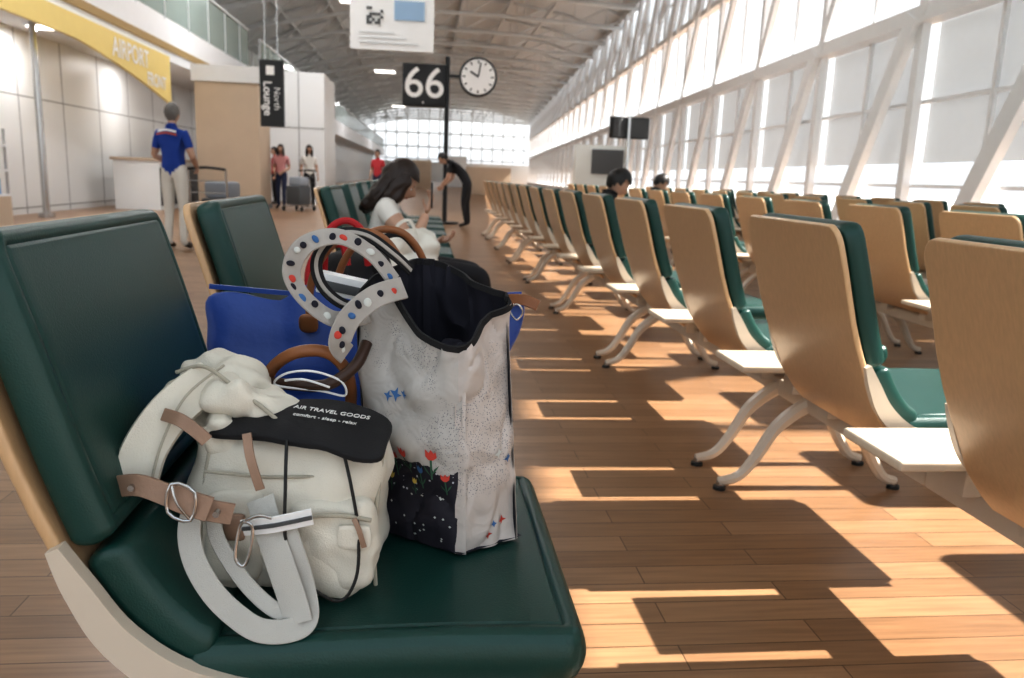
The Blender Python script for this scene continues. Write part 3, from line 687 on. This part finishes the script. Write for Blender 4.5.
def head(a, M4, hair, long=False):
    n, m = 28, 22; vs = []; fs = []; hv = []
    def pt(i, j, sc=1.):
        th = 2*math.pi*i/n; ph = math.pi*j/m; x, y, z = math.cos(th)*math.sin(ph), math.sin(th)*math.sin(ph), math.cos(ph)
        X, Y, Z = x*.076, y*.096, z*.116
        if z < 0: X *= 1-.36*(-z)**1.6; Y = Y*(1-.22*(-z)**1.5)+(.012*(-z) if y > 0 else .02*(-z))
        if sc == 1 and y > 0:
            Y += .024*math.exp(-(X/.011)**2-((Z+.020)/.020)**2)+.010*math.exp(-(X/.009)**2-((Z)/.02)**2)
            for sx in (-1, 1): Y -= .007*math.exp(-((X-sx*.030)/.014)**2-((Z-.004)/.010)**2)
            Y += .005*math.exp(-(X/.02)**2-((Z+.056)/.010)**2)
        return V((X*sc, Y*sc, Z*sc))
    vs = [pt(i, j) for j in range(m+1) for i in range(n)]
    fs = [(j*n+i, j*n+(i+1) % n, (j+1)*n+(i+1) % n, (j+1)*n+i) for j in range(m) for i in range(n)]
    a.add(vs, fs, 'skin', M4)
    b = Acc()
    for sx in (-1, 1):
        softbox(b, (sx*.029, .080, .004), (.012, .006, .006), 'eye_white', k=2, n=5); softbox(b, (sx*.029, .085, .004), (.0055, .003, .0055), 'hair_black', k=2, n=4)
        softbox(b, (sx*.029, .088, .026), (.015, .004, .003), hair, k=3, n=4)
        softbox(b, (sx*.076, -.005, -.008), (.007, .017, .028), 'skin', (0, sx*8, 0), 2.5, 6)
    softbox(b, (0, .090, -.052), (.021, .005, .006), 'lip', k=2.2, n=6)
    hs = []; hf = []
    for j in range(m+1):
        for i in range(n):
            p = pt(i, j, 1.0)*1.13; p.z += .004; p += p.normalized()*.004*noise.noise(p*60); hs.append(p)
    for j in range(m):
        for i in range(n):
            q = (j*n+i, j*n+(i+1) % n, (j+1)*n+(i+1) % n, (j+1)*n+i); c = sum((hs[k] for k in q), V())/4
            keep = (c.z > .062) or (c.y < .020 and c.z > -.015+.0) or (c.y < -.02 and c.z > -.085)
            if keep: hf.append(q)
    b.add(hs, hf, hair)
    if long:
        softbox(b, (0, -.050, -.09), (.080, .045, .17), hair, (-6, 0, 0), 3, 16, .014, 22)
        for sx in (-1, 1): softbox(b, (sx*.076, .022, -.07), (.020, .050, .14), hair, (0, 0, 0), 2.6, 12, .012, 25)
    a.merge(b, M4)
STAND = dict(pelvis=(0, 0, .95), spine=(0, .01, 1.12), chest=(0, 0, 1.30), neckb=(0, -.01, 1.44), neck=(0, .005, 1.50), head=(0, .02, 1.615),
             shL=(-.165, -.01, 1.385), elL=(-.215, -.03, 1.11), wrL=(-.22, .09, .88), shR=(.165, -.01, 1.385), elR=(.215, -.03, 1.11), wrR=(.22, .09, .88),
             hiL=(-.085, 0, .89), knL=(-.095, .02, .49), anL=(-.10, -.02, .09), toL=(-.115, .13, .035), hiR=(.085, 0, .89), knR=(.095, .02, .49), anR=(.10, -.02, .09), toR=(.115, .13, .035))
SIT = dict(pelvis=(0, 0, .59), spine=(0, .02, .73), chest=(0, .06, .87), neckb=(0, .10, .985), neck=(0, .125, 1.03), head=(0, .165, 1.115),
           shL=(-.15, .08, .935), elL=(-.19, .14, .70), wrL=(-.07, .33, .72), shR=(.15, .08, .935), elR=(.19, .14, .70), wrR=(.07, .33, .72),
           hiL=(-.085, .03, .565), knL=(-.10, .46, .55), anL=(-.10, .49, .09), toL=(-.11, .63, .035), hiR=(.085, .03, .565), knR=(.10, .46, .55), anR=(.10, .49, .09), toR=(.11, .63, .035))
def person(name, loc, yaw, base, top, bottom, hair, long=False, over=None, tilt=0., nod=0., turn=0., scale=1., sleeves='short', extra=None, curl=.5):
    J = dict(base); J.update(over or {}); J = {k: V(v) for k, v in J.items()}
    nodes = {}; E = []
    def nd(k, r, p=None): nodes[k] = (p if p is not None else J[k], r)
    nd('pelvis', .115); nd('spine', .108); nd('chest', .124); nd('neckb', .068); nd('neck', .050); nd('headb', .052, J['neck'].lerp(J['head'], .45))
    E += [('pelvis', 'spine', top), ('spine', 'chest', top), ('chest', 'neckb', top), ('neckb', 'neck', 'skin'), ('neck', 'headb', 'skin')]
    for s in 'LR':
        nd('sh'+s, .062); nd('ua'+s, .054, J['sh'+s].lerp(J['el'+s], .5)); nd('el'+s, .040); nd('fa'+s, .038, J['el'+s].lerp(J['wr'+s], .35)); nd('wr'+s, .025)
        nd('hi'+s, .088); nd('th'+s, .080, J['hi'+s].lerp(J['kn'+s], .45)); nd('kn'+s, .060); nd('ca'+s, .056, J['kn'+s].lerp(J['an'+s], .35)); nd('an'+s, .044); nd('to'+s, .034)
        lo = top if sleeves == 'long' else 'skin'
        up = 'skin' if sleeves == 'none' else top
        E += [('chest', 'sh'+s, top), ('sh'+s, 'ua'+s, up), ('ua'+s, 'el'+s, lo), ('el'+s, 'fa'+s, lo), ('fa'+s, 'wr'+s, lo),
              ('pelvis', 'hi'+s, bottom), ('hi'+s, 'th'+s, bottom), ('th'+s, 'kn'+s, bottom), ('kn'+s, 'ca'+s, bottom), ('ca'+s, 'an'+s, bottom), ('an'+s, 'to'+s, 'shoe')]
    vs, fs = skin_eval(nodes, E, 2)
    mats = []
    for f in fs:
        c = sum((vs[i] for i in f), V())/len(f)
        best = min(E, key=lambda e: segd(c, nodes[e[0]][0], nodes[e[1]][0])/(.5*(nodes[e[0]][1]+nodes[e[1]][1]))); mats.append(best[2])
    a = Acc(); a.add(vs, fs, mats)
    I = Matrix.Identity(4)
    for s, sg in (('L', 1), ('R', -1)):
        d = J['wr'+s]-J['el'+s]; nn = V((sg*1., 0, 0)) if abs(d.normalized().x) < .6 else V((0, 0, -1))
        if base is SIT and s in 'LR': nn = V((sg*.5, 0, .9))
        hand(a, J['wr'+s]+d.normalized()*.005, d, nn, -sg, I, curl)
    HM = Matrix.Translation(J['head']) @ Matrix.Rotation(turn, 4, 'Z') @ Matrix.Rotation(-nod, 4, 'X') @ Matrix.Rotation(tilt, 4, 'Y')
    head(a, HM, hair, long)
    tube(a, [J['neckb']+V((math.cos(t)*.062, math.sin(t)*.058, .022-.012*math.sin(t))) for t in [i*math.pi/4 for i in range(8)]], .010, top, n=3, closed=True)
    if extra: extra(a, J)
    o = a.obj(name, loc, yaw, sharp=80); o.scale = (scale,)*3
    return o
def man_extra(a, J):
    ribbon(a, [(-.12, -.115, 1.40), (0, -.125, 1.42), (.12, -.115, 1.40)], .025, .006, 'sign_white', (0, -1, .3))
    ribbon(a, [(-.13, -.122, 1.365), (0, -.132, 1.385), (.13, -.122, 1.365)], .018, .006, 'orange_red', (0, -1, .3))
person('standing_man', (-3.08, 10.4, 0), math.radians(-15), STAND, 'shirt_blue', 'trouser_cream', 'hair_grey', scale=1.02,
       over=dict(wrL=(-.14, .22, 1.02), wrR=(.16, .24, 1.0), elL=(-.25, .0, 1.12), elR=(.25, .0, 1.12)), extra=man_extra)
def phone(a, J):
    c = J['wrR']+V((-.02, .03, .10)); rbox(a, c.x-.035, c.x+.035, c.y-.005, c.y+.005, c.z-.07, c.z+.07, .004, 'sign_black')
person('seated_woman', (-.22, 4.30, 0), math.radians(-90), SIT, 'shirt_white', 'trouser_black', 'hair_brown', long=True, nod=.6, extra=phone, scale=.94, sleeves='none',
       over=dict(pelvis=(0, 0, .60), hiL=(-.085, .03, .59), hiR=(.085, .03, .59), spine=(0, -.01, .72), chest=(0, .0, .86), neckb=(0, .03, .97), neck=(0, .05, 1.00), head=(0, .085, 1.070), shL=(-.15, .02, .92), shR=(.15, .02, .92),
                 elL=(-.20, .13, .70), elR=(.20, .17, .72), wrL=(-.07, .30, .74), wrR=(.08, .24, .90), knL=(-.10, .54, .57), knR=(.10, .56, .57), anL=(-.10, .54, .09), anR=(.10, .58, .09), toL=(-.11, .68, .035), toR=(.11, .72, .035)))
a = Acc()
softbox(a, (-.09, 4.02, .655), (.15, .10, .105), 'bag_white', (0, -12, 10), 3.5, 18, .045, 9)
ribbon(a, [(-.16, 3.96, .72), (-.13, 3.94, .80), (-.07, 3.94, .82), (-.03, 3.95, .72)], .016, .004, 'bag_white'); a.obj('white_handbag')
person('bending_man', (.84, 16.4, 0), math.radians(75), STAND, 'shirt_black', 'trouser_black', 'hair_black', nod=.7,
       over=dict(spine=(0, .10, 1.08), chest=(0, .24, 1.20), neckb=(0, .36, 1.29), neck=(0, .41, 1.31), head=(0, .50, 1.36), shL=(-.165, .30, 1.25), shR=(.165, .30, 1.25),
                 elL=(-.2, .36, .98), elR=(.2, .36, .98), wrL=(-.12, .52, .82), wrR=(.12, .52, .82), knL=(-.1, .05, .49), toR=(.115, .13, .035)))
person('seated_man', (1.40, 6.67, 0), math.radians(-90), SIT, 'shirt_black', 'trouser_navy', 'hair_black', nod=.7,
       over=dict(chest=(0, .09, .85), neckb=(0, .14, .935), neck=(0, .17, .965), head=(0, .20, 1.035), shL=(-.15, .12, .89), shR=(.15, .12, .89)))
person('seated_passenger', (2.98, 10.78, 0), math.radians(-90), SIT, 'shirt_black', 'trouser_navy', 'hair_black', nod=.8,
       over=dict(chest=(0, .09, .85), neckb=(0, .14, .94), neck=(0, .17, .97), head=(0, .20, 1.05), shL=(-.15, .12, .90), shR=(.15, .12, .90)))
person('walking_woman', (-3.75, 21.8, 0), math.radians(170), STAND, 'shirt_pink', 'trouser_navy', 'hair_brown', long=True, scale=.95,
       over=dict(wrL=(-.12, .24, 1.0), wrR=(.12, .24, 1.0), knL=(-.1, .12, .5), anL=(-.1, .10, .09), toL=(-.11, .25, .035)))
person('walking_passenger', (-3.15, 22.6, 0), math.radians(200), STAND, 'shirt_white', 'trouser_black', 'hair_black', long=True, scale=.97,
       over=dict(knR=(.1, .14, .5), anR=(.1, .16, .10), toR=(.11, .30, .05)))
person('standing_traveller', (-1.45, 25, 0), math.radians(160), STAND, 'shirt_red', 'trouser_navy', 'hair_black', scale=.98)
person('standing_traveller', (-4.3, 24, 0), math.radians(120), STAND, 'shirt_red', 'trouser_black', 'hair_black', scale=.94)
def cart(name, loc, rz):
    a = Acc()
    for y in (-.25, .25):
        tube(a, [(-.35, y, .12), (.35, y, .14), (.45, y, .5), (.50, y, 1.0)], .015, 'steel'); disc(a, (-.3, y, .06), .06, .03, 'rubber', 'Y', 16); disc(a, (.35, y, .06), .06, .03, 'rubber', 'Y', 16)
    tube(a, [(.50, -.25, 1.0), (.50, 0, 1.02), (.50, .25, 1.0)], .018, 'rubber')
    for z in (.3, .5, .7, .85): beam(a, (.42+.08*z, -.25, z), (.42+.08*z, .25, z), .012, .012, 'steel')
    for x in (-.25, -.1, .05, .2): beam(a, (x, -.25, .14), (x, .25, .14), .015, .015, 'steel')
    rbox(a, -.28, .28, -.2, .2, .16, .62, .04, 'dark_grey'); rbox(a, -.2, .22, -.18, .16, .62, .84, .05, 'shirt_grey')
    a.obj(name, loc, rz)
cart('luggage_cart', (-2.72, 11.35, 0), math.radians(-100)); cart('luggage_cart', (-3.2, 21.0, 0), math.radians(70))

# ------------------------------------------------------------------ light
sun = bpy.data.lights.new('sun', 'SUN'); sun.energy = 17; sun.angle = math.radians(.6); sun.color = (1, .96, .90)
so = bpy.data.objects.new('sun', sun); scene.collection.objects.link(so)
so.rotation_euler = V((-1, .02, -.90)).to_track_quat('-Z', 'Y').to_euler()
for i, (x, y) in enumerate(((-4, 3), (-4, 12), (-4, 22), (1, 18), (-3, 36), (-3, 60), (-3, 90))):  # invented fixtures with area lights, added as fill for the hall
    a = Acc(); rbox(a, x-.8, x+.8, y-.8, y+.8, 8.05, 8.2, .02, 'white_paint'); box(a, x-.7, x+.7, y-.7, y+.7, 8.03, 8.05, 'fill_lamp_glow')
    o = a.obj('added_ceiling_lamp')
    l = bpy.data.lights.new('hall_fill_light', 'AREA'); l.size = 1.4; l.energy = 280 if y > 5 else 40; l.color = (.98, .98, 1)
    lo = bpy.data.objects.new('hall_fill_light', l); scene.collection.objects.link(lo); lo.location = (x, y, 8.0); lo.parent = o
for (x, y) in ((-6.9, 11), (-6.9, 16), (-6.8, 21)):  # invented soffit lamps, added to brighten the shop side
    a = Acc(); disc(a, (x, y, 3.385), .3, .03, 'white_paint'); disc(a, (x, y, 3.365), .26, .01, 'fill_lamp_glow'); o = a.obj('added_downlight')
    l = bpy.data.lights.new('shop_fill_light', 'AREA'); l.size = .5; l.energy = 38; l.color = (.98, .98, 1)
    lo = bpy.data.objects.new('shop_fill_light', l); scene.collection.objects.link(lo); lo.location = (x, y, 3.33); lo.parent = o
w = bpy.data.worlds.new('world'); scene.world = w; w.use_nodes = True
bg = w.node_tree.nodes['Background']; N = w.node_tree.nodes; L = w.node_tree.links
tc = N.new('ShaderNodeTexCoord'); sx = N.new('ShaderNodeSeparateXYZ'); L.new(tc.outputs['Generated'], sx.inputs[0])
r = ramp(N, [(0, (.80, .84, .88)), (.1, (.97, .99, 1)), (.6, (.78, .89, 1.0))]); L.new(sx.outputs['Z'], r.inputs['Fac']); L.new(r.outputs['Color'], bg.inputs['Color'])
bg.inputs['Strength'].default_value = 1.5
scene.view_settings.view_transform = 'Standard'; scene.view_settings.look = 'None'; scene.view_settings.exposure = 0; scene.view_settings.gamma = .80
print('DONE')
